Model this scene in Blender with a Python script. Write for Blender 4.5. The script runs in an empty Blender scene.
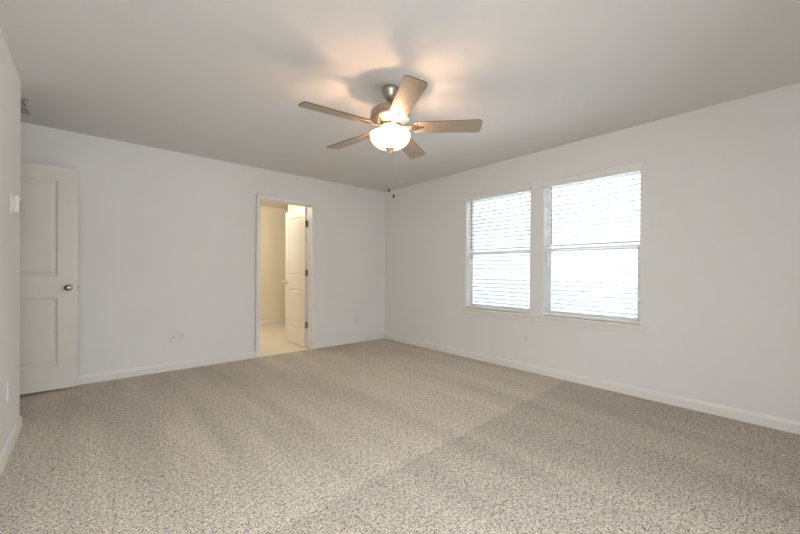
import bpy, bmesh, math, random
from mathutils import Matrix, Vector
random.seed(4)
C = bpy.context.scene.collection
S = bpy.context.scene

# ------------------------------------------------------------------ key numbers
H = 2.44          # ceiling height
ZC = 1.1137       # eye height
XL, XR = -0.374, 3.711
YB, YF = 4.648, -0.70
YN = 3.676        # end of the left wall (entry niche starts)
XN = -0.95        # wall holding the entry doorway
T = 0.12

# ------------------------------------------------------------------ camera
yaw, pitch, roll = 0.7172, -0.0018, 0.0050
f = Vector((math.sin(yaw)*math.cos(pitch), math.cos(yaw)*math.cos(pitch), math.sin(pitch)))
r = Vector((math.cos(yaw), -math.sin(yaw), 0)); u = r.cross(f)
r2 = r*math.cos(roll) + u*math.sin(roll); u2 = -r*math.sin(roll) + u*math.cos(roll)
cam = bpy.data.cameras.new('camera')
cam.sensor_width = 36; cam.lens = 355.09/800*36
cam.shift_y = (272.23-267)/800
cam.clip_start = 0.02
co = bpy.data.objects.new('camera', cam); C.objects.link(co)
m = Matrix((( r2.x, u2.x, -f.x, 0), (r2.y, u2.y, -f.y, 0), (r2.z, u2.z, -f.z, ZC), (0, 0, 0, 1)))
co.matrix_world = m
S.camera = co

# ------------------------------------------------------------------ world, light, exposure
S.view_settings.view_transform = 'Standard'
S.view_settings.look = 'None'
S.view_settings.gamma = 1
S.view_settings.exposure = 0.0
S.view_settings.use_curve_mapping = False
SKY_LOW, SKY_TOP = 1.8, 19.5
REAR_FILL_W = 45.0            # fill light added in a made-up opening behind the camera
W = bpy.data.worlds.new('world'); S.world = W; W.use_nodes = True
bgn = W.node_tree.nodes['Background']
# overcast sky: the zenith is brighter than the horizon
wn = W.node_tree; tcw = wn.nodes.new('ShaderNodeTexCoord'); sw = wn.nodes.new('ShaderNodeSeparateXYZ'); mw = wn.nodes.new('ShaderNodeMapRange')
wn.links.new(tcw.outputs['Generated'], sw.inputs[0]); wn.links.new(sw.outputs['Z'], mw.inputs[0])
mw.inputs[1].default_value = 0.12; mw.inputs[2].default_value = 1.0; mw.inputs[3].default_value = SKY_LOW; mw.inputs[4].default_value = SKY_TOP
wn.links.new(mw.outputs[0], bgn.inputs[1]); bgn.inputs[0].default_value = (0.87, 0.935, 1.0, 1)
LAMP_W = 8.2            # each of the bulbs in the fan's bowl
BATH_W = 36.0
try:
    S.cycles.max_bounces = 16; S.cycles.diffuse_bounces = 10
    S.cycles.sample_clamp_indirect = 8
except Exception: pass

def area(name, loc, rot, sx, sy, power=None, portal=False, col=(1, 1, 1)):
    l = bpy.data.lights.new(name, 'AREA'); l.shape = 'RECTANGLE'; l.size = sx; l.size_y = sy; l.color = col
    if power: l.energy = power
    if portal: l.cycles.is_portal = True
    o = bpy.data.objects.new(name, l); C.objects.link(o); o.location = loc; o.rotation_euler = rot
    return o
WIN = [(2.04, 2.94), (0.985, 1.885)]; WZ0, WZ1 = 0.645, 2.06
for (a, b) in WIN:
    area('daylight_portal', (XR+0.19, (a+b)/2, (WZ0+WZ1)/2), (0, math.pi/2, 0), WZ1-WZ0, b-a, power=1, portal=True)

# added opening and fill lamp in the unseen rear wall, to even the light
FILL_OPENING = [(-0.30, 1.0)]
for (a, b) in FILL_OPENING:
    area('added_rear_fill', ((a+b)/2, YF-.11, (WZ0+WZ1)/2), (math.radians(57), 0, 0), b-a-.02, WZ1-WZ0-.02, power=REAR_FILL_W, col=(.96, .985, 1.0))

def point(name, loc, w, col, rad=0.03):
    l = bpy.data.lights.new(name, 'POINT'); l.energy = w; l.color = col; l.shadow_soft_size = rad
    o = bpy.data.objects.new(name, l); C.objects.link(o); o.location = loc
    return o

# ------------------------------------------------------------------ materials
def mat(name, col, rough=0.6, metal=0.0, emit=None, es=0.0, bump=None, spec=None, var=None):
    m = bpy.data.materials.new(name); m.use_nodes = True
    nt = m.node_tree; b = nt.nodes['Principled BSDF']
    b.inputs['Base Color'].default_value = (*col, 1); b.inputs['Roughness'].default_value = rough
    b.inputs['Metallic'].default_value = metal
    if spec is not None: b.inputs['Specular IOR Level'].default_value = spec
    if emit: b.inputs['Emission Color'].default_value = (*emit, 1); b.inputs['Emission Strength'].default_value = es
    tc = nt.nodes.new('ShaderNodeTexCoord')
    if bump:
        n = nt.nodes.new('ShaderNodeTexNoise'); n.inputs['Scale'].default_value = bump[0]; n.inputs['Detail'].default_value = 3
        bp = nt.nodes.new('ShaderNodeBump'); bp.inputs['Strength'].default_value = bump[1]; bp.inputs['Distance'].default_value = 0.002
        nt.links.new(tc.outputs['Object'], n.inputs['Vector']); nt.links.new(n.outputs['Fac'], bp.inputs['Height'])
        nt.links.new(bp.outputs['Normal'], b.inputs['Normal'])
    if var:
        n2 = nt.nodes.new('ShaderNodeTexNoise'); n2.inputs['Scale'].default_value = var[0]; n2.inputs['Detail'].default_value = 4
        rp = nt.nodes.new('ShaderNodeValToRGB')
        rp.color_ramp.elements[0].position = .3; rp.color_ramp.elements[1].position = .7
        rp.color_ramp.elements[0].color = (*[c*(1-var[1]) for c in col], 1)
        rp.color_ramp.elements[1].color = (*[min(1, c*(1+var[1])) for c in col], 1)
        mp = nt.nodes.new('ShaderNodeMapping')
        if len(var) > 2: mp.inputs['Scale'].default_value = var[2]
        nt.links.new(tc.outputs['Object'], mp.inputs['Vector']); nt.links.new(mp.outputs['Vector'], n2.inputs['Vector'])
        nt.links.new(n2.outputs['Fac'], rp.inputs['Fac']); nt.links.new(rp.outputs['Color'], b.inputs['Base Color'])
    return m
M = {}
M['wall'] = mat('wall_paint', (0.79, 0.79, 0.785), 0.75, bump=(220, 0.12), var=(1.5, 0.012))
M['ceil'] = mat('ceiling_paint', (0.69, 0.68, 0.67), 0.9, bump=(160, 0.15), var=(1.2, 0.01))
M['trim'] = mat('white_trim', (0.81, 0.80, 0.775), 0.38, bump=(60, 0.03))
M['door'] = mat('door_paint', (0.75, 0.725, 0.67), 0.42, bump=(90, 0.05))
M['bath'] = mat('bath_wall_paint', (0.80, 0.75, 0.64), 0.7, bump=(220, 0.1))
M['vinyl'] = mat('cream_vinyl', (0.76, 0.70, 0.60), 0.35, var=(6, 0.04))
M['plate'] = mat('plate_plastic', (0.78, 0.775, 0.75), 0.4, bump=(40, 0.01))
M['nickel'] = mat('brushed_nickel', (0.46, 0.41, 0.35), 0.36, 1.0, bump=(300, 0.05))
M['satin'] = mat('satin_nickel', (0.62, 0.58, 0.52), 0.25, 1.0, bump=(300, 0.03))
M['hinge'] = mat('hinge_metal', (0.36, 0.31, 0.25), 0.4, 1.0, bump=(300, 0.03))
M['dark'] = mat('dark_plastic', (0.02, 0.018, 0.016), 0.4, bump=(80, .02))
M['blade'] = mat('blade_underside', (0.31, 0.26, 0.20), 0.42, var=(7, 0.12, (1, 9, 1)), bump=(120, .05))
M['bladeedge'] = mat('blade_edge', (0.10, 0.065, 0.04), 0.5, bump=(120, .05))
M['slat'] = mat('blind_slat', (0.80, 0.80, 0.79), 0.4, bump=(60, 0.02))
M['vinylframe'] = mat('window_vinyl', (0.78, 0.78, 0.78), 0.4, bump=(60, 0.02))
M['screen'] = mat('dark_void', (0.03, 0.03, 0.03), 0.8, bump=(50, 0.02))
M['ventpaint'] = mat('vent_paint', (0.66, 0.64, 0.60), 0.5, bump=(60, 0.02))
M['bowl'] = mat('frosted_glass_bowl', (0.9, 0.86, 0.8), 0.3, emit=(1.0, 0.80, 0.56), es=2.6, bump=(30, 0.02))
M['bulb'] = mat('bulb_glass', (0.9, 0.9, 0.9), 0.3, emit=(1.0, 0.78, 0.52), es=6, bump=(30, 0.01))
M['ground'] = mat('outdoor_ground', (0.062, 0.066, 0.060), 0.95, var=(0.6, 0.2), bump=(20, .3))
M['bounce_slab'] = mat('pale_bounce', (0.80, 0.79, 0.77), 0.9, var=(0.8, 0.06), bump=(30, .2))  # for the added slab that throws light up through the windows
M['wand'] = mat('grey_wand', (0.22, 0.22, 0.21), 0.35, bump=(60, .02))
M['finial'] = mat('tan_metal', (0.72, 0.52, 0.36), 0.45, 0.6, bump=(200, .02))
M['chain'] = mat('pull_chain', (0.75, 0.72, 0.66), 0.3, 1.0, bump=(300, .02))
for k, fac in (('bowl', .45), ('bulb', .85)):      # frosted glass lets part of the bulbs' light straight through
    nt = M[k].node_tree; out = nt.nodes['Material Output']; mxx = nt.nodes.new('ShaderNodeMixShader'); tt = nt.nodes.new('ShaderNodeBsdfTransparent')
    mxx.inputs[0].default_value = fac; nt.links.new(nt.nodes['Principled BSDF'].outputs[0], mxx.inputs[1]); nt.links.new(tt.outputs[0], mxx.inputs[2]); nt.links.new(mxx.outputs[0], out.inputs[0])
gl = bpy.data.materials.new('window_glass'); gl.use_nodes = True
nt = gl.node_tree; nt.nodes.clear()
o_ = nt.nodes.new('ShaderNodeOutputMaterial'); tr = nt.nodes.new('ShaderNodeBsdfTransparent'); gs = nt.nodes.new('ShaderNodeBsdfGlossy')
gs.inputs['Roughness'].default_value = 0.02; tr.inputs[0].default_value = (0.93, 0.95, 0.95, 1)
fr = nt.nodes.new('ShaderNodeFresnel'); fr.inputs[0].default_value = 1.45
mx = nt.nodes.new('ShaderNodeMixShader'); nt.links.new(fr.outputs[0], mx.inputs[0]); nt.links.new(tr.outputs[0], mx.inputs[1]); nt.links.new(gs.outputs[0], mx.inputs[2])
nt.links.new(mx.outputs[0], o_.inputs[0]); M['glass'] = gl

# carpet: speckled cut pile with vacuum marks (pile lying different ways)
cp = bpy.data.materials.new('speckled_carpet'); cp.use_nodes = True
nt = cp.node_tree; b = nt.nodes['Principled BSDF']; b.inputs['Roughness'].default_value = 1.0
b.inputs['Specular IOR Level'].default_value = 0.1
L = nt.links; N = nt.nodes.new
tc = N('ShaderNodeTexCoord')
n1 = N('ShaderNodeTexNoise'); n1.inputs['Scale'].default_value = 140; n1.inputs['Detail'].default_value = 4; n1.inputs['Roughness'].default_value = .75
L.new(tc.outputs['Object'], n1.inputs['Vector'])
rp = N('ShaderNodeValToRGB'); e = rp.color_ramp.elements
e[0].position = .36; e[0].color = (0.06, 0.05, 0.038, 1)
e[1].position = .64; e[1].color = (0.96, 0.89, 0.78, 1)
x = rp.color_ramp.elements.new(.43); x.color = (0.29, 0.25, 0.20, 1)
x = rp.color_ramp.elements.new(.49); x.color = (0.62, 0.555, 0.475, 1)
def noise(sc, det, ro=.6):
    n = N('ShaderNodeTexNoise'); n.inputs['Scale'].default_value = sc; n.inputs['Detail'].default_value = det; n.inputs['Roughness'].default_value = ro
    L.new(tc.outputs['Object'], n.inputs['Vector']); return n
def mad(a, k, c):
    q = N('ShaderNodeMath'); q.operation = 'MULTIPLY_ADD'; q.inputs[1].default_value = k; L.new(a, q.inputs[0])
    if isinstance(c, float): q.inputs[2].default_value = c
    else: L.new(c, q.inputs[2])
    return q.outputs[0]
# tufts lean together in small clumps, so the speckle also shows from afar
tuft = mad(n1.outputs['Fac'], .95, mad(noise(62, 2).outputs['Fac'], .30, mad(noise(30, 2).outputs['Fac'], .12, -.185)))
L.new(tuft, rp.inputs['Fac'])
# broad vacuum marks
mp = N('ShaderNodeMapping'); mp.inputs['Rotation'].default_value = (0, 0, 0.0); mp.inputs['Scale'].default_value = (2.6, 0.35, 1)
L.new(tc.outputs['Object'], mp.inputs['Vector'])
n2 = N('ShaderNodeTexNoise'); n2.inputs['Scale'].default_value = 1.6; n2.inputs['Detail'].default_value = 3; L.new(mp.outputs['Vector'], n2.inputs['Vector'])
r2_ = N('ShaderNodeMapRange'); r2_.inputs[1].default_value = .35; r2_.inputs[2].default_value = .65; r2_.inputs[3].default_value = .90; r2_.inputs[4].default_value = 1.08
L.new(n2.outputs['Fac'], r2_.inputs[0])
# the seam across the room: on the camera's side of it the pile lies the other way, its shade painted into the colour
sx = N('ShaderNodeSeparateXYZ'); L.new(tc.outputs['Object'], sx.inputs[0])
n3 = N('ShaderNodeTexNoise'); n3.inputs['Scale'].default_value = 2.0; L.new(tc.outputs['Object'], n3.inputs['Vector'])
ad = N('ShaderNodeMath'); ad.operation = 'MULTIPLY_ADD'; ad.inputs[1].default_value = .05; L.new(n3.outputs['Fac'], ad.inputs[0]); L.new(mad(sx.outputs['X'], -.04, sx.outputs['Y']), ad.inputs[2])
r3 = N('ShaderNodeMapRange'); r3.inputs[1].default_value = 1.485; r3.inputs[2].default_value = 1.515; r3.inputs[3].default_value = .85; r3.inputs[4].default_value = 1.0
L.new(ad.outputs[0], r3.inputs[0])
mu = N('ShaderNodeMath'); mu.operation = 'MULTIPLY'; L.new(r2_.outputs[0], mu.inputs[0]); L.new(r3.outputs[0], mu.inputs[1])
mm = N('ShaderNodeVectorMath'); mm.operation = 'SCALE'; L.new(rp.outputs['Color'], mm.inputs[0]); L.new(mu.outputs[0], mm.inputs['Scale'])
L.new(mm.outputs[0], b.inputs['Base Color'])
bp = N('ShaderNodeBump'); bp.inputs['Strength'].default_value = .7; bp.inputs['Distance'].default_value = .008
L.new(tuft, bp.inputs['Height']); L.new(bp.outputs['Normal'], b.inputs['Normal'])
M['carpet'] = cp

# ------------------------------------------------------------------ mesh helpers
def nb(): return bmesh.new()
def box(bm, x0, x1, y0, y1, z0, z1, bev=0.0, seg=2, rot=None, org=None):
    t = bmesh.new()
    bmesh.ops.create_cube(t, size=1)
    for v in t.verts:
        v.co = Vector((x0+(v.co.x+.5)*(x1-x0), y0+(v.co.y+.5)*(y1-y0), z0+(v.co.z+.5)*(z1-z0)))
    if bev: bmesh.ops.bevel(t, geom=t.edges[:], offset=bev, segments=seg, affect='EDGES', profile=.5)
    if rot is not None:
        for v in t.verts: v.co = rot @ (v.co-(org or Vector())) + (org or Vector())
    merge(bm, t)
def merge(bm, t):
    me = bpy.data.meshes.new('tmp'); t.to_mesh(me); t.free(); bm.from_mesh(me); bpy.data.meshes.remove(me)
def lathe(bm, prof, seg=48, loc=(0, 0, 0), mtx=None, cap=True):
    t = bmesh.new(); rings = []
    for (rr, z) in prof:
        if rr < 1e-6: rings.append([t.verts.new((0, 0, z))])
        else: rings.append([t.verts.new((rr*math.cos(2*math.pi*i/seg), rr*math.sin(2*math.pi*i/seg), z)) for i in range(seg)])
    for a, c in zip(rings[:-1], rings[1:]):
        for i in range(seg):
            j = (i+1) % seg
            if len(a) == 1 and len(c) == 1: continue
            if len(a) == 1: t.faces.new((a[0], c[i], c[j]))
            elif len(c) == 1: t.faces.new((a[i], a[j], c[0]))
            else: t.faces.new((a[i], a[j], c[j], c[i]))
    bmesh.ops.recalc_face_normals(t, faces=t.faces[:])
    for v in t.verts:
        if mtx is not None: v.co = mtx @ v.co
        v.co += Vector(loc)
    for fc in t.faces: fc.smooth = True
    merge(bm, t)
def extrude_poly(bm, pts, axis, a0, a1):
    """pts 2D polygon in the plane normal to axis ('x','y','z'), extruded a0..a1"""
    t = bmesh.new()
    def P(p, a): return {'x': (a, p[0], p[1]), 'y': (p[0], a, p[1]), 'z': (p[0], p[1], a)}[axis]
    A = [t.verts.new(P(p, a0)) for p in pts]; B_ = [t.verts.new(P(p, a1)) for p in pts]
    n = len(pts); t.faces.new(A[::-1]); t.faces.new(B_)
    for i in range(n): t.faces.new((A[i], A[(i+1) % n], B_[(i+1) % n], B_[i]))
    bmesh.ops.recalc_face_normals(t, faces=t.faces[:]); merge(bm, t)
def tube(bm, pts, rad, seg=8):
    for a, c in zip(pts[:-1], pts[1:]):
        a = Vector(a); c = Vector(c); d = c-a
        q = Vector((0, 0, 1)).rotation_difference(d).to_matrix()
        lathe(bm, [(0, 0), (rad, 0), (rad, d.length), (0, d.length)], seg, a, q)
def obj(name, bm, m, parent=None, smooth=None, loc=(0, 0, 0)):
    me = bpy.data.meshes.new(name); bm.to_mesh(me); bm.free()
    ms = m if isinstance(m, list) else [m]
    for q in ms: me.materials.append(q)
    o = bpy.data.objects.new(name, me); C.objects.link(o); o.location = loc
    if parent: o.parent = parent
    return o
def struct(name, bm, m, parent=None, loc=(0, 0, 0)):
    o = obj(name, bm, m, parent, loc=loc)
    if not parent: o['kind'] = 'structure'
    return o
def thing(name, label, cat, loc=(0, 0, 0), group=None, rotz=0):
    o = bpy.data.objects.new(name, None); C.objects.link(o); o.location = loc; o.rotation_euler = (0, 0, rotz)
    o.empty_display_size = .05
    o['label'] = label; o['category'] = cat
    if group: o['group'] = group
    return o
def dup(root, loc, label=None, rotz=None):
    rr = root.copy(); C.objects.link(rr); rr.location = loc
    if label: rr['label'] = label
    if rotz is not None: rr.rotation_euler = (0, 0, rotz)
    for ch in list(root.children):
        c = ch.copy(); C.objects.link(c); c.parent = rr
        for g in ch.children:
            d = g.copy(); C.objects.link(d); d.parent = c
    return rr

# ------------------------------------------------------------------ shell
OX0, OX1 = 1.655, 2.380      # bath opening (clear, jamb to jamb)
OZ = 2.045
EY0, EY1 = 3.735, 4.545      # entry doorway in the niche wall
BX0, BX1 = 0.9, 4.6          # bath room
BY1 = 7.32

bm = nb(); box(bm, -1.07, XR+.15, YF-.12, YB, -.12, 0); struct('floor', bm, M['carpet'])
bm = nb(); box(bm, -2.4, XR+.15, YF-.12, BY1+.12, H, H+.12); box(bm, XR+.15, BX1+.12, YB, BY1+.12, H, H+.12); struct('ceiling', bm, M['ceil'])

bm = nb()
J = 0.018
box(bm, -1.07, OX0-J, YB, YB+T, 0, H); box(bm, OX1+J, XR+.15, YB, YB+T, 0, H); box(bm, OX0-J, OX1+J, YB, YB+T, OZ+J, H)
struct('wall_back', bm, M['wall'])

bm = nb()                                     # window wall with two openings
WT = 0.15
ys = [YF-.12, WIN[1][0], WIN[1][1], WIN[0][0], WIN[0][1], YB]
for i in range(5):
    if i in (1, 3):
        box(bm, XR, XR+WT, ys[i], ys[i+1], 0, WZ0-.02); box(bm, XR, XR+WT, ys[i], ys[i+1], WZ1, H)
    else: box(bm, XR, XR+WT, ys[i], ys[i+1], 0, H)
bmesh.ops.remove_doubles(bm, verts=bm.verts[:], dist=1e-5)
struct('wall_right', bm, M['wall'])

bm = nb()                                     # left wall with its rounded end
R_ = .02
pts = [(XL-T, YF), (XL, YF)]
for k in range(7):
    a = math.pi/2*k/6; pts.append((XL-R_+R_*math.cos(a), YN-R_+R_*math.sin(a)))
pts += [(XN, YN), (XN, YN-T), (XL-T, YN-T)]
extrude_poly(bm, pts, 'z', 0, H); struct('wall_left', bm, M['wall'])
bm = nb(); xs = [XL-T, FILL_OPENING[0][0], FILL_OPENING[0][1], XR]  # rear wall, cut open for the added fill lamp
for i in range(3):
    if i == 1: box(bm, xs[i], xs[i+1], YF-.12, YF, 0, WZ0); box(bm, xs[i], xs[i+1], YF-.12, YF, WZ1, H)
    else: box(bm, xs[i], xs[i+1], YF-.12, YF, 0, H)
struct('wall_rear', bm, M['wall'])
bm = nb()                                     # niche wall with the entry doorway
box(bm, XN-T, XN, YN-T, EY0-J, 0, H); box(bm, XN-T, XN, EY1+J, YB, 0, H); box(bm, XN-T, XN, EY0-J, EY1+J, OZ+J, H)
struct('wall_entry', bm, M['wall'])
# hall beyond the entry doorway
bm = nb(); box(bm, -2.3, XN-T, 2.9, YB+T, -.12, 0); struct('floor_hall', bm, M['carpet'])
bm = nb(); box(bm, -2.42, -2.3, 2.9, YB+T, 0, H); box(bm, -2.42, XL-T-.001, 2.78, 2.9, 0, H); box(bm, -2.42, -1.071, YB, YB+T, 0, H); struct('wall_hall', bm, M['wall'])
# bath room
bm = nb(); box(bm, BX0, BX1, YB, BY1, -.12, 0.0)
fb = struct('floor_bath', bm, M['vinyl'])
bm = nb(); box(bm, BX0-.12, BX1+.12, BY1, BY1+.12, 0, H)
box(bm, BX0-.12, BX0, YB+T, BY1, 0, H); struct('wall_bath', bm, M['bath'])
bm = nb(); box(bm, 2.76, 2.88, YB+T, 6.33, 0, H); box(bm, 2.88, BX1, 6.21, 6.33, 0, H)
box(bm, BX1, BX1+.12, YB+T, BY1, 0, H)
struct('wall_bath_side', bm, M['bath'])

# baseboards: profile (depth, height)
BBP = [(0, 0), (.014, 0), (.014, .062), (.011, .070), (.007, .076), (.005, .083), (0, .085)]
def bboard(name, p, q, nrm, m=M['trim']):
    """run from p to q along a wall whose room side normal is nrm"""
    bm = nb(); A = []; B_ = []
    for (d, z) in BBP:
        A.append(bm.verts.new((p[0]+nrm[0]*d, p[1]+nrm[1]*d, z))); B_.append(bm.verts.new((q[0]+nrm[0]*d, q[1]+nrm[1]*d, z)))
    n = len(BBP); bm.faces.new(A); bm.faces.new(B_[::-1])
    for i in range(n): bm.faces.new((A[i], B_[i], B_[(i+1) % n], A[(i+1) % n]))
    bmesh.ops.recalc_face_normals(bm, faces=bm.faces[:])
    return bm
CW = .057   # casing width
def strip(name, runs):
    bm = nb()
    for (p, q, n) in runs: merge(bm, bboard(name, p, q, n))
    return struct(name, bm, M['trim'])
strip('baseboard_back', [((XN, YB), (OX0-CW, YB), (0, -1)), ((OX1+CW, YB), (XR, YB), (0, -1))])
strip('baseboard_right', [((XR, YB), (XR, YF), (-1, 0))])
c_ = .022
bm = nb()
def bb_path(path, closed=False):
    """mitred baseboard around a corner; path of (x, y, nx, ny) with offset direction per vertex"""
    t = nb(); rings = []
    for (x_, y_, nx, ny) in path: rings.append([t.verts.new((x_+nx*d, y_+ny*d, z)) for (d, z) in BBP])
    n = len(BBP)
    for a, c in zip(rings[:-1], rings[1:]):
        for i in range(n): t.faces.new((a[i], c[i], c[(i+1) % n], a[(i+1) % n]))
    t.faces.new(rings[0]); t.faces.new(rings[-1][::-1])
    bmesh.ops.recalc_face_normals(t, faces=t.faces[:]); return t
k_ = math.tan(math.pi/8)
merge(bm, bb_path([(XL, YF, 1, 0), (XL, YN-c_, 1, k_), (XL-c_, YN, k_, 1), (XN, YN, 0, 1)]))
struct('baseboard_left', bm, M['trim'])
strip('baseboard_rear', [((XL, YF), (XR, YF), (0, 1))])
strip('baseboard_bath', [((BX0, BY1), (BX1, BY1), (0, -1)), ((BX0, YB+T), (BX0, BY1), (1, 0)), ((2.76, YB+T), (2.76, 6.344), (-1, 0)), ((2.76, 6.33), (BX1, 6.33), (0, 1))])

# ------------------------------------------------------------------ door casings and jambs
def casing_profile_box(bm, x0, x1, y_face, z0, z1, out=-1):
    d = .016
    a, c = sorted((y_face, y_face+out*d))
    box(bm, x0, x1, a, c, z0, z1, .004)
bm = nb()
casing_profile_box(bm, OX0-CW, OX0-.004, YB, 0, OZ+CW); casing_profile_box(bm, OX1+.004, OX1+CW, YB, 0, OZ+CW)
casing_profile_box(bm, OX0-.004, OX1+.004, YB, OZ+.004, OZ+CW)
for (a, c) in ((OX0-CW, OX0-CW+.014), (OX1+CW-.014, OX1+CW)): box(bm, a, c, YB-.021, YB, 0, OZ+CW, .004)
box(bm, OX0-CW, OX1+CW, YB-.021, YB, OZ+CW-.014, OZ+CW, .004)
casing_profile_box(bm, OX0-CW, OX0-.004, YB+T, 0, OZ+CW, 1); casing_profile_box(bm, OX1+.004, OX1+CW, YB+T, 0, OZ+CW, 1)
casing_profile_box(bm, OX0-.004, OX1+.004, YB+T, OZ+.004, OZ+CW, 1)
# jambs and stops
box(bm, OX0-J, OX0, YB, YB+T, 0, OZ+J); box(bm, OX1, OX1+J, YB, YB+T, 0, OZ+J); box(bm, OX0-J, OX1+J, YB, YB+T, OZ, OZ+J)
box(bm, OX0, OX0+.011, YB+.045, YB+T-.038, 0, OZ, .002); box(bm, OX1-.011, OX1, YB+.045, YB+T-.038, 0, OZ, .002); box(bm, OX0, OX1, YB+.045, YB+T-.038, OZ-.011, OZ, .002)
struct('trim_1', bm, M['trim'])
bm = nb()
for (a, c) in ((EY0-CW, EY0-.004), (EY1+.004, EY1+CW)): box(bm, XN, XN+.016, a, c, 0, OZ+CW, .004)
box(bm, XN, XN+.016, EY0-CW, EY1+CW, OZ+.004, OZ+CW, .004)
box(bm, XN-T, XN, EY0-J, EY0, 0, OZ+J); box(bm, XN-T, XN, EY1, EY1+J, 0, OZ+J); box(bm, XN-T, XN, EY0, EY1, OZ, OZ+J)
struct('trim_2', bm, M['trim'])

# ------------------------------------------------------------------ two-panel doors
def door_mesh(w, h=2.03, th=.035, stile=.135):
    """local: x 0 (hinge edge) .. w, y -th/2..th/2, z 0..h ; moulded panels on both faces"""
    bm = nb()
    panels = [(stile, w-stile, .215, .835), (stile, w-stile, 1.03, h-.125)]
    def face(side):
        y = side*th/2
        def V(x_, dy, z_): return bm.verts.new((x_, y-side*dy, z_))
        def Q(a, b_, c, d): fc = bm.faces.new((a, b_, c, d)); return fc
        def rect(x0, x1, z0, z1):
            Q(V(x0, 0, z0), V(x1, 0, z0), V(x1, 0, z1), V(x0, 0, z1))
        rect(0, stile, 0, h); rect(w-stile, w, 0, h)
        zs = [0, panels[0][2], panels[0][3], panels[1][2], panels[1][3], h]
        for a in (0, 2, 4): rect(stile, w-stile, zs[a], zs[a+1])
        for (x0, x1, z0, z1) in panels:
            steps = [(0, 0), (.006, .004), (.014, .009), (.028, .009), (.046, .003), (.05, .003)]
            rr = []
            for (o, dy) in steps:
                rr.append([V(x0+o, dy, z0+o), V(x1-o, dy, z0+o), V(x1-o, dy, z1-o), V(x0+o, dy, z1-o)])
            for a, c in zip(rr[:-1], rr[1:]):
                for i in range(4): Q(a[i], a[(i+1) % 4], c[(i+1) % 4], c[i])
            bm.faces.new(rr[-1])
    face(-1); face(1)
    y = th/2
    for (x0, z0, x1, z1) in ((0, 0, w, 0), (w, 0, w, h), (w, h, 0, h), (0, h, 0, 0)):
        bm.faces.new([bm.verts.new(p) for p in ((x0, -y, z0), (x1, -y, z1), (x1, y, z1), (x0, y, z0))])
    bmesh.ops.remove_doubles(bm, verts=bm.verts[:], dist=1e-5)
    bmesh.ops.recalc_face_normals(bm, faces=bm.faces[:])
    return bm
def knob_bm(side):
    """egg knob on a round rose, pointing along side*y, at origin on the door face"""
    t = nb()
    mt = Matrix.Rotation(-side*math.pi/2, 3, 'X')
    lathe(t, [(0, 0), (.033, 0), (.033, .004), (.029, .009), (.014, .011), (.0125, .032), (.018, .036)], 32, mtx=mt)
    k = nb()
    pr = [(0, .032)]+[(.0265*math.sin(math.pi*i/12), .05-.0185*math.cos(math.pi*i/12)) for i in range(1, 12)]+[(0, .0685)]
    lathe(k, pr, 32)
    for v in k.verts: v.co.x *= 1.28
    for v in k.verts: v.co = mt @ v.co
    merge(t, k); return t
def door(name, w, hinge, ang, z0=.012, hin=False):
    root = obj(name, door_mesh(w), M['door']); root['kind'] = 'structure'
    root.location = (hinge[0], hinge[1], z0); root.rotation_euler = (0, 0, ang)
    for s in (-1, 1):
        k = obj('door_knob', knob_bm(s), M['satin'], root, loc=(w-.062, s*.0175, .925)); k['label'] = 'satin nickel egg shaped knob'
    bm = nb(); box(bm, w-.0005, w+.0015, -.0125, .0125, .895, .955, .0005); box(bm, w, w+.011, -.006, .006, .917, .933, .002)
    k = obj('latch', bm, M['hinge'], root); k['label'] = 'small dark metal latch'
    return root
# door_1 into the bath: opened ninety degrees into that room, hinged at the right jamb
d1 = door('door_1', .71, (OX1-.024, YB+T+.006, 0), math.radians(89.0))
for hz in (1.79, 1.075, .32):
    bm = nb()
    # knuckle, leaf on the jamb, leaf on the door edge (door local frame)
    lathe(bm, [(0, hz-.045), (.0065, hz-.045), (.0065, hz+.045), (0, hz+.045)], 12, (-.006, -.021, 0))
    box(bm, -.0025, .0, -.017, .014, hz-.045, hz+.045, .0005)
    box(bm, -.040, -.006, -.0245, -.0215, hz-.045, hz+.045, .0005)
    h_ = obj('hinge', bm, M['hinge'], d1); h_['label'] = 'dark metal hinge'
# door_2: entry door folded back against the niche side of the back wall
d2 = door('door_2', .81, (-.90, 4.5155, 0), 0.0, .025)
for hz in (1.79, 1.05, .30):
    bm = nb(); lathe(bm, [(0, hz-.045), (.0065, hz-.045), (.0065, hz+.045), (0, hz+.045)], 12, (-.008, .02, 0))
    box(bm, -.0025, 0, -.014, .017, hz-.045, hz+.045, .0005)
    obj('hinge', bm, M['hinge'], d2)

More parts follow.
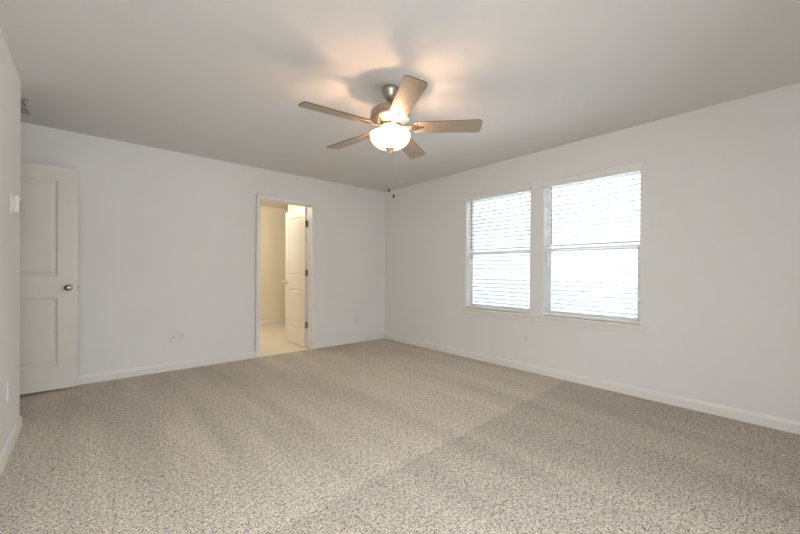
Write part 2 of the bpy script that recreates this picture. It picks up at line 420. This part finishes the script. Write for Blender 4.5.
# ------------------------------------------------------------------ windows (structure)
for i, (a, c) in enumerate(WIN):
    fr_ = nb(); x0, x1 = XR+.085, XR+.15
    fw = .012
    box(fr_, x0, x1, a, a+fw, WZ0, WZ1, .003); box(fr_, x0, x1, c-fw, c, WZ0, WZ1, .003)
    box(fr_, x0, x1, a+fw, c-fw, WZ0, WZ0+fw, .003); box(fr_, x0, x1, a+fw, c-fw, WZ1-fw, WZ1, .003)
    w = struct('window_%d' % (i+1), fr_, M['vinylframe'])
    zm = 1.355
    def sash(name, xa, xb, z0, z1, sw, rail_lo, rail_hi):
        s = nb(); y0, y1 = a+fw, c-fw
        box(s, xa, xb, y0, y0+sw, z0, z1, .003); box(s, xa, xb, y1-sw, y1, z0, z1, .003)
        box(s, xa, xb, y0+sw, y1-sw, z0, z0+rail_lo, .003); box(s, xa, xb, y0+sw, y1-sw, z1-rail_hi, z1, .003)
        so = obj(name, s, M['vinylframe'], w)
        g = nb(); xm = (xa+xb)/2; box(g, xm-.002, xm+.002, y0+sw, y1-sw, z0+rail_lo, z1-rail_hi)
        obj('pane', g, M['glass'], so)
    sash('lower_sash', x0+.004, x0+.030, WZ0+fw, zm+.02, .030, .040, .04)
    sash('upper_sash', x0+.034, x0+.060, zm-.02, WZ1-fw, .010, .04, .010)
# sill stool and apron, one for both windows
bm = nb()
box(bm, XR-.032, XR, .915, 3.012, WZ0-.02, WZ0, .006, 3)
for (a, c) in WIN: box(bm, XR-.004, XR+.086, a, c, WZ0-.02, WZ0)
st = struct('trim_3', bm, M['trim'])
bm = nb()
pr_ = [(XR, WZ0-.02), (XR-.016, WZ0-.02), (XR-.016, WZ0-.036), (XR-.011, WZ0-.044), (XR-.011, WZ0-.072), (XR-.006, WZ0-.078), (XR, WZ0-.078)]
extrude_poly(bm, pr_, 'y', .935, 2.992); struct('trim_4', bm, M['trim'])

# ------------------------------------------------------------------ blinds
def valance_bm(a, c):
    bm = nb(); xo, xi = XR-.030, XR-.018
    pr = [(xi, WZ1-.022), (xo, WZ1-.022), (xo-.004, WZ1-.018), (xo-.004, WZ1-.010), (xo, WZ1-.006), (xo, WZ1+.029), (xo-.003, WZ1+.032), (xo-.005, WZ1+.038), (xo-.005, WZ1+.043), (xi, WZ1+.043)]
    extrude_poly(bm, pr, 'y', a, c)
    for (s, e_) in ((a, a+.010), (c-.010, c)): box(bm, xi-.001, XR, s, e_, WZ1-.022, WZ1+.043, .002)
    return bm
def slat_bm(wd):
    bm = nb(); n = 6; D = .050; rows = []
    for k in range(n+1):
        tt = k/n-.5; x_ = tt*D; z = .0035*(1-4*tt*tt)
        rows.append((x_, z))
    loop = [(x_, z+.0014) for x_, z in rows]+[(x_, z-.0014) for x_, z in rows[::-1]]
    extrude_poly(bm, loop, 'y', -wd/2, wd/2); return bm
pitch_s = .0475
slat_mesh = None
labels = ['white horizontal slat blind in the left of the two windows, nearer the room corner', 'white horizontal slat blind in the right and larger looking of the two windows']
for i, (a, c) in enumerate(WIN):
    yc = (a+c)/2; xb = XR+.040
    root = thing('window_blind', labels[i], 'blind', (xb, yc, WZ0), 'slatted blinds in the two windows')
    def part(name, bm, m=M['slat']):
        o = obj(name, bm, m, root, loc=(-xb, -yc, -WZ0)); return o
    part('valance', valance_bm(a-.018, c+.018))
    h_ = nb(); box(h_, xb-.026, xb+.026, a+.005, c-.005, WZ1-.024, WZ1-.001, .003); part('headrail', h_)
    z = WZ1-.044; k = 0
    wd = c-a-.014
    while z > WZ0+.045:
        if slat_mesh is None:
            so = obj('slat', slat_bm(wd), M['slat'], root); slat_mesh = so.data
        else:
            so = bpy.data.objects.new('slat', slat_mesh); C.objects.link(so); so.parent = root
        so.location = (0, 0, z-WZ0); so.rotation_euler = (0, math.radians(10+random.uniform(-.8, .8)), 0)
        z -= pitch_s
    b_ = nb(); box(b_, xb-.025, xb+.025, a+.008, c-.008, WZ0+.006, WZ0+.024, .004); part('bottom_rail', b_)
    for yy in (a+.13, c-.13):
        l_ = nb()
        for dx in (-.0265, .0265): tube(l_, [(xb+dx, yy, WZ0+.02), (xb+dx, yy, WZ1-.04)], .0009, 5)
        part('ladder_cord', l_)
    wnd = nb(); yy = c-.085
    tube(wnd, [(xb-.036, yy, WZ1-.035), (xb-.036, yy, WZ1-.62)], .0042, 8); tube(wnd, [(xb-.036, yy, WZ1-.62), (xb-.036, yy, WZ1-.65)], .0058, 8)
    o = part('tilt_wand', wnd, M['wand']); o['label'] = 'thin dark grey hanging tilt wand'

# ------------------------------------------------------------------ outside
bm = nb(); box(bm, XR+WT, 90, -60, 65, -.7, -.6)
struct('ground', bm, M['ground'])
bm = nb(); box(bm, XR+WT, 10.5, -6, 12, -.6, -.55, .01); struct('bounce_slab', bm, M['bounce_slab'])  # unseen pale slab added to bounce daylight up to the ceiling

# ------------------------------------------------------------------ ceiling fan
FX, FY, BZ = 1.6353, 1.9914, 2.153
fan = thing('ceiling_fan', 'brushed nickel five blade ceiling fan with a lit white glass bowl light', 'ceiling fan', (FX, FY, H))
def fp(name, bm, m, par=None):
    o = obj(name, bm, m, par or fan, loc=(0, 0, 0)); return o
zz = lambda z: z-H
bm = nb(); lathe(bm, [(0, zz(H)), (.062, zz(H)), (.064, zz(H)-.006), (.064, zz(H)-.030), (.056, zz(H)-.040), (.054, zz(H)-.052), (.042, zz(H)-.074), (.030, zz(H)-.088), (.020, zz(H)-.092), (0, zz(H)-.092)])
fp('canopy', bm, M['nickel'])
bm = nb(); lathe(bm, [(.0125, -.085), (.0125, zz(2.300)), (.024, zz(2.297)), (.032, zz(2.284)), (0, zz(2.284))], 24); fp('downrod', bm, M['nickel'])
bm = nb(); lathe(bm, [(0, zz(2.288)), (.06, zz(2.287)), (.110, zz(2.282)), (.132, zz(2.275)), (.140, zz(2.266)), (.142, zz(2.256)), (.142, zz(2.226)), (.145, zz(2.223)), (.145, zz(2.214)), (.140, zz(2.210)), (.118, zz(2.196)), (.096, zz(2.186)), (.084, zz(2.176)), (0, zz(2.174))], 64)
fp('motor_housing', bm, M['nickel'])
bm = nb(); lathe(bm, [(0, zz(2.176)), (.078, zz(2.176)), (.080, zz(2.170)), (.080, zz(2.158)), (.07, zz(2.152)), (.052, zz(2.146)), (.052, zz(2.120)), (.058, zz(2.118)), (.058, zz(2.113)), (0, zz(2.113))], 48)
fp('switch_housing', bm, M['nickel'])
# light bowl: open-topped glass held by a centre rod
prof = []
for k in range(13):
    a = math.pi/2*k/12; prof.append((.145*math.cos(a)**.85 if k < 12 else 0.0, zz(2.100)-.098*math.sin(a)))
inner = [(max(0, rr-.004) if rr > 0 else 0, z+.004) for rr, z in prof]
bm = nb(); lathe(bm, [inner[0]]+[(.1475, zz(2.103))]+prof, 64)
bw = fp('glass_bowl', bm, M['bowl']); bw['label'] = 'glowing white frosted glass bowl'
bm = nb(); lathe(bm, [(0, zz(2.012)), (.036, zz(2.010)), (.037, zz(2.004)), (.030, zz(1.994)), (.016, zz(1.987)), (.011, zz(1.980)), (.012, zz(1.975)), (.006, zz(1.968)), (0, zz(1.967))], 32)
fn = fp('finial', bm, M['finial']); fn['label'] = 'tan metal finial under the bowl'
bm = nb(); lathe(bm, [(.004, zz(2.115)), (.004, zz(2.012))], 10); fp('centre_rod', bm, M['nickel'])
for k in range(2):
    a = math.radians(40+180*k); px, py = .042*math.cos(a), .042*math.sin(a)
    bm = nb(); lathe(bm, [(0, zz(2.040)-.022), (.015, zz(2.040)-.019), (.0225, zz(2.040)-.004), (.020, zz(2.040)+.012), (.012, zz(2.040)+.024), (0, zz(2.040)+.026)], 20, (px, py, 0))
    tube(bm, [(px, py, zz(2.062)), (px*.6, py*.6, zz(2.114))], .010, 12)
    fp('bulb', bm, M['bulb'])
    point('fan_bulb_light', (FX+px, FY+py, 2.032), LAMP_W, (1.0, .60, .36), .018)
# blades
def blade_bm():
    bm = nb(); x0, x1 = .175, .655; w0, w1 = .060, .072
    pts = []
    rc = .030
    def arc(cx, cy, r_, a0, a1, n=6):
        for k in range(n+1):
            a = math.radians(a0+(a1-a0)*k/n); pts.append((cx+r_*math.cos(a), cy+r_*math.sin(a)))
    arc(x1-rc, w1-rc, rc, 90, 0); arc(x1-rc, -w1+rc, rc, 0, -90)
    arc(x0+.02, -w0+.02, .02, -90, -180, 4); arc(x0+.02, w0-.02, .02, 180, 90, 4)
    th = .0028
    t = bmesh.new()
    A = [t.verts.new((x_, y_, -th)) for x_, y_ in pts]; B_ = [t.verts.new((x_, y_, th)) for x_, y_ in pts]
    t.faces.new(A[::-1]); t.faces.new(B_); n = len(pts)
    for i in range(n):
        fc = t.faces.new((A[i], A[(i+1) % n], B_[(i+1) % n], B_[i])); fc.material_index = 1
    bmesh.ops.recalc_face_normals(t, faces=t.faces[:]); merge(bm, t)
    return bm
def iron_bm():
    bm = nb()
    # arm from hub to a forked plate under the blade
    t = bmesh.new()
    outl = [(.060, .022), (.105, .013), (.140, .016), (.165, .030), (.195, .034), (.205, .026), (.196, .018), (.186, .010), (.215, .011), (.236, .009), (.243, 0)]
    pts = outl+[(x_, -y_) for x_, y_ in outl[:-1][::-1]]
    def zt(x_): return .008*max(0, (.150-x_)/.09) 
    A = [t.verts.new((x_, y_, -.0085+zt(x_))) for x_, y_ in pts]; B_ = [t.verts.new((x_, y_, -.0040+zt(x_))) for x_, y_ in pts]
    n = len(pts); t.faces.new(A[::-1]); t.faces.new(B_)
    for i in range(n): t.faces.new((A[i], A[(i+1) % n], B_[(i+1) % n], B_[i]))
    bmesh.ops.recalc_face_normals(t, faces=t.faces[:]); bmesh.ops.triangulate(t, faces=[f_ for f_ in t.faces if len(f_.verts) > 4]); merge(bm, t)
    return bm
def screw_bm(x_, y_):
    bm = nb(); lathe(bm, [(0, -.0105), (.003, -.0103), (.0048, -.0085), (.0048, -.007), (0, -.007)], 12, (x_, y_, 0)); return bm
bmeshes = None
for k in range(5):
    ang = math.radians(-116.6+72*k)
    # pitched about its own length: the clockwise edge rides higher
    Rm = Matrix.Rotation(ang, 4, 'Z') @ Matrix.Rotation(math.radians(-12), 4, 'X')
    Mx = Matrix.Translation((0, 0, zz(BZ)+.002)) @ Matrix.Rotation(math.radians(-1.1), 4, r) @ Rm
    if bmeshes is None:
        o1 = fp('fan_blade', blade_bm(), [M['blade'], M['bladeedge']]); o2 = fp('blade_iron', iron_bm(), M['nickel'])
        sc = [obj('screw', screw_bm(*q), M['hinge'], o2) for q in ((.193, .026), (.193, -.026), (.232, 0))]
        bmeshes = (o1.data, o2.data, [q.data for q in sc])
    else:
        o1 = bpy.data.objects.new('fan_blade', bmeshes[0]); o2 = bpy.data.objects.new('blade_iron', bmeshes[1])
        C.objects.link(o1); C.objects.link(o2); o1.parent = fan; o2.parent = fan
        for d_ in bmeshes[2]:
            q = bpy.data.objects.new('screw', d_); C.objects.link(q); q.parent = o2
    o1.matrix_local = Mx; o2.matrix_local = Mx
# pull chains with dark pulls
rv = Vector((math.cos(yaw), -math.sin(yaw), 0))
for (off, zb) in ((-.007, 1.702), (.027, 1.660)):
    px, py = rv.x*off, rv.y*off
    bm = nb(); z = zz(1.985 if off < 0 else 2.005)
    while z > zz(zb)+.02:
        bmesh.ops.create_icosphere(bm, subdivisions=1, radius=.0015, matrix=Matrix.Translation((px, py, z))); z -= .0042
    tube(bm, [(px, py, zz(2.00)), (px, py, zz(zb)+.015)], .0005, 5)
    ch = fp('pull_chain', bm, M['chain'])
    bm = nb(); lathe(bm, [(0, zz(zb)+.017), (.003, zz(zb)+.015), (.0062, zz(zb)+.004), (.0068, zz(zb)-.005), (.004, zz(zb)-.013), (0, zz(zb)-.014)], 16, (px, py, 0))
    q = obj('pull', bm, M['dark'], ch); q['label'] = 'small black pull'

# ------------------------------------------------------------------ ceiling air vent
VX0, VX1, VY0, VY1 = -.72, -.372, 3.99, 4.405
vent = thing('air_vent', 'white louvred air vent in the ceiling above the entry door', 'air vent', ((VX0+VX1)/2, (VY0+VY1)/2, H))
vp = lambda name, bm, m: obj(name, bm, m, vent, loc=(-(VX0+VX1)/2, -(VY0+VY1)/2, -H))
bm = nb(); zt_ = H; zb_ = H-.009; bw_ = .025
box(bm, VX0, VX1, VY0, VY0+bw_, zb_, zt_, .003); box(bm, VX0, VX1, VY1-bw_, VY1, zb_, zt_, .003)
box(bm, VX0, VX0+bw_, VY0, VY1, zb_, zt_, .003); box(bm, VX1-bw_, VX1, VY0, VY1, zb_, zt_, .003)
ym = 4.195; box(bm, VX0, VX1, ym-.009, ym+.009, zb_, zt_, .001)
vp('frame', bm, M['ventpaint'])
bm = nb(); box(bm, VX0+.01, VX1-.01, VY0+.01, VY1-.01, H-.0015, H-.0005); vp('backing', bm, M['screen'])
x_ = VX1-bw_-.010
while x_ > VX0+bw_:
    bm = nb()
    for (a, c) in ((VY0+bw_, ym-.009), (ym+.009, VY1-bw_)):
        box(bm, x_-.0022, x_+.0022, a, c, H-.010, H-.003, rot=Matrix.Rotation(math.radians(25), 3, 'Y'), org=Vector((x_, 0, H-.006)))
    vp('slat', bm, M['ventpaint']); x_ -= .0125

# ------------------------------------------------------------------ plates on the walls (built facing -y, origin on the wall)
def plate(root, w=.072, h=.115):
    bm = nb(); box(bm, -w/2, w/2, -.0058, 0, -h/2, h/2, .003, 3); return obj('cover_plate', bm, M['plate'], root)
def outlet(label, loc, rotz=0.0):
    t = thing('wall_outlet', label, 'outlet', loc, None, rotz); plate(t)
    for s in (-1, 1):
        bm = nb(); pts = []
        for k in range(24):
            a = 2*math.pi*k/24; pts.append((max(-.0155, min(.0155, .0172*math.cos(a))), s*.0195+max(-.0135, min(.0135, .0172*math.sin(a)))))
        extrude_poly(bm, pts, 'y', -.0078, -.005); rc = obj('receptacle', bm, M['plate'], t)
        bm = nb()
        for x_ in (-.0062, .0062): box(bm, x_-.0015, x_+.0015, -.0082, -.007, s*.0195-.001, s*.0195+.008)
        lathe(bm, [(0, 0), (.0026, 0), (.0026, .0012), (0, .0012)], 12, (0, -.0072, s*.0195-.0062), Matrix.Rotation(math.pi/2, 3, 'X'))
        obj('slots', bm, M['dark'], rc)
    bm = nb(); lathe(bm, [(0, 0), (.003, 0), (.003, .0012), (0, .0014)], 12, (0, -.0058, 0), Matrix.Rotation(math.pi/2, 3, 'X')); obj('screw', bm, M['satin'], t)
    return t
outlet('white duplex outlet with dark slots, right one of the close pair on the back wall', (.781, YB, .368))
t = thing('coaxial_plate', 'white plate without outlet slots, left one of the close pair on the back wall', 'wall plate', (.696, YB, .368)); plate(t)
bm = nb(); lathe(bm, [(0, 0), (.0065, 0), (.0065, .002), (.0045, .002), (.0045, .009), (0, .009)], 16, (0, -.0055, 0), Matrix.Rotation(math.pi/2, 3, 'X')); obj('jack', bm, M['satin'], t)
for s in (-.042, .042):
    bm = nb(); lathe(bm, [(0, 0), (.003, 0), (.003, .0012), (0, .0014)], 12, (0, -.0056, s), Matrix.Rotation(math.pi/2, 3, 'X')); obj('screw', bm, M['satin'], t)
outlet('white duplex outlet low on the back wall between the doorway and the room corner', (3.165, YB, .352))
outlet('white duplex outlet low on the window wall, below the left window', (XR, 2.083, .358), -math.pi/2)
outlet('white duplex outlet low on the near left wall, seen edge on', (XL, 3.165, .385), math.pi/2)
# switch plate and thermostat on the left wall (facing +x)
t = thing('light_switch', 'white rocker light switch plate on the left wall, left of the raised thermostat', 'light switch', (XL, 3.30, 1.526), None, math.pi/2)
plate(t, .116, .117)
for s in (-.0235, .0235):
    bm = nb(); box(bm, s-.0165, s+.0165, -.0095, -.005, -.0335, .0335, .002); obj('rocker', bm, M['plate'], t)
t = thing('thermostat', 'small white boxy thermostat with a dark strip on the left wall near its corner', 'thermostat', (XL, 3.435, 1.542), None, math.pi/2)
bm = nb(); box(bm, -.052, .052, -.005, 0, -.060, .060, .002); obj('base', bm, M['plate'], t)
bm = nb(); box(bm, -.048, .048, -.021, -.004, -.056, .056, .005, 3); obj('housing', bm, M['plate'], t)
bm = nb(); box(bm, .024, .044, -.0222, -.020, -.036, .036, .001); obj('dark_strip', bm, M['dark'], t)['label'] = 'dark strip'  # dark strip along the far side of the front

# ------------------------------------------------------------------ bath ceiling light (real fitting, out of view above the doorway)
bl = thing('ceiling_light', 'round white glowing flush ceiling light in the room beyond the open doorway', 'ceiling light', (1.75, 5.9, H))
bm = nb(); lathe(bm, [(0, 0), (.15, 0), (.155, -.02), (.14, -.03), (0, -.03)], 40); obj('base', bm, M['nickel'], bl)
bm = nb(); lathe(bm, [(.135, -.03), (.13, -.055), (.10, -.085), (.05, -.10), (0, -.104)], 40); obj('glass_shade', bm, M['bowl'], bl)
point('bath_light', (1.75, 5.9, H-.17), BATH_W, (1.0, .90, .74), .08)
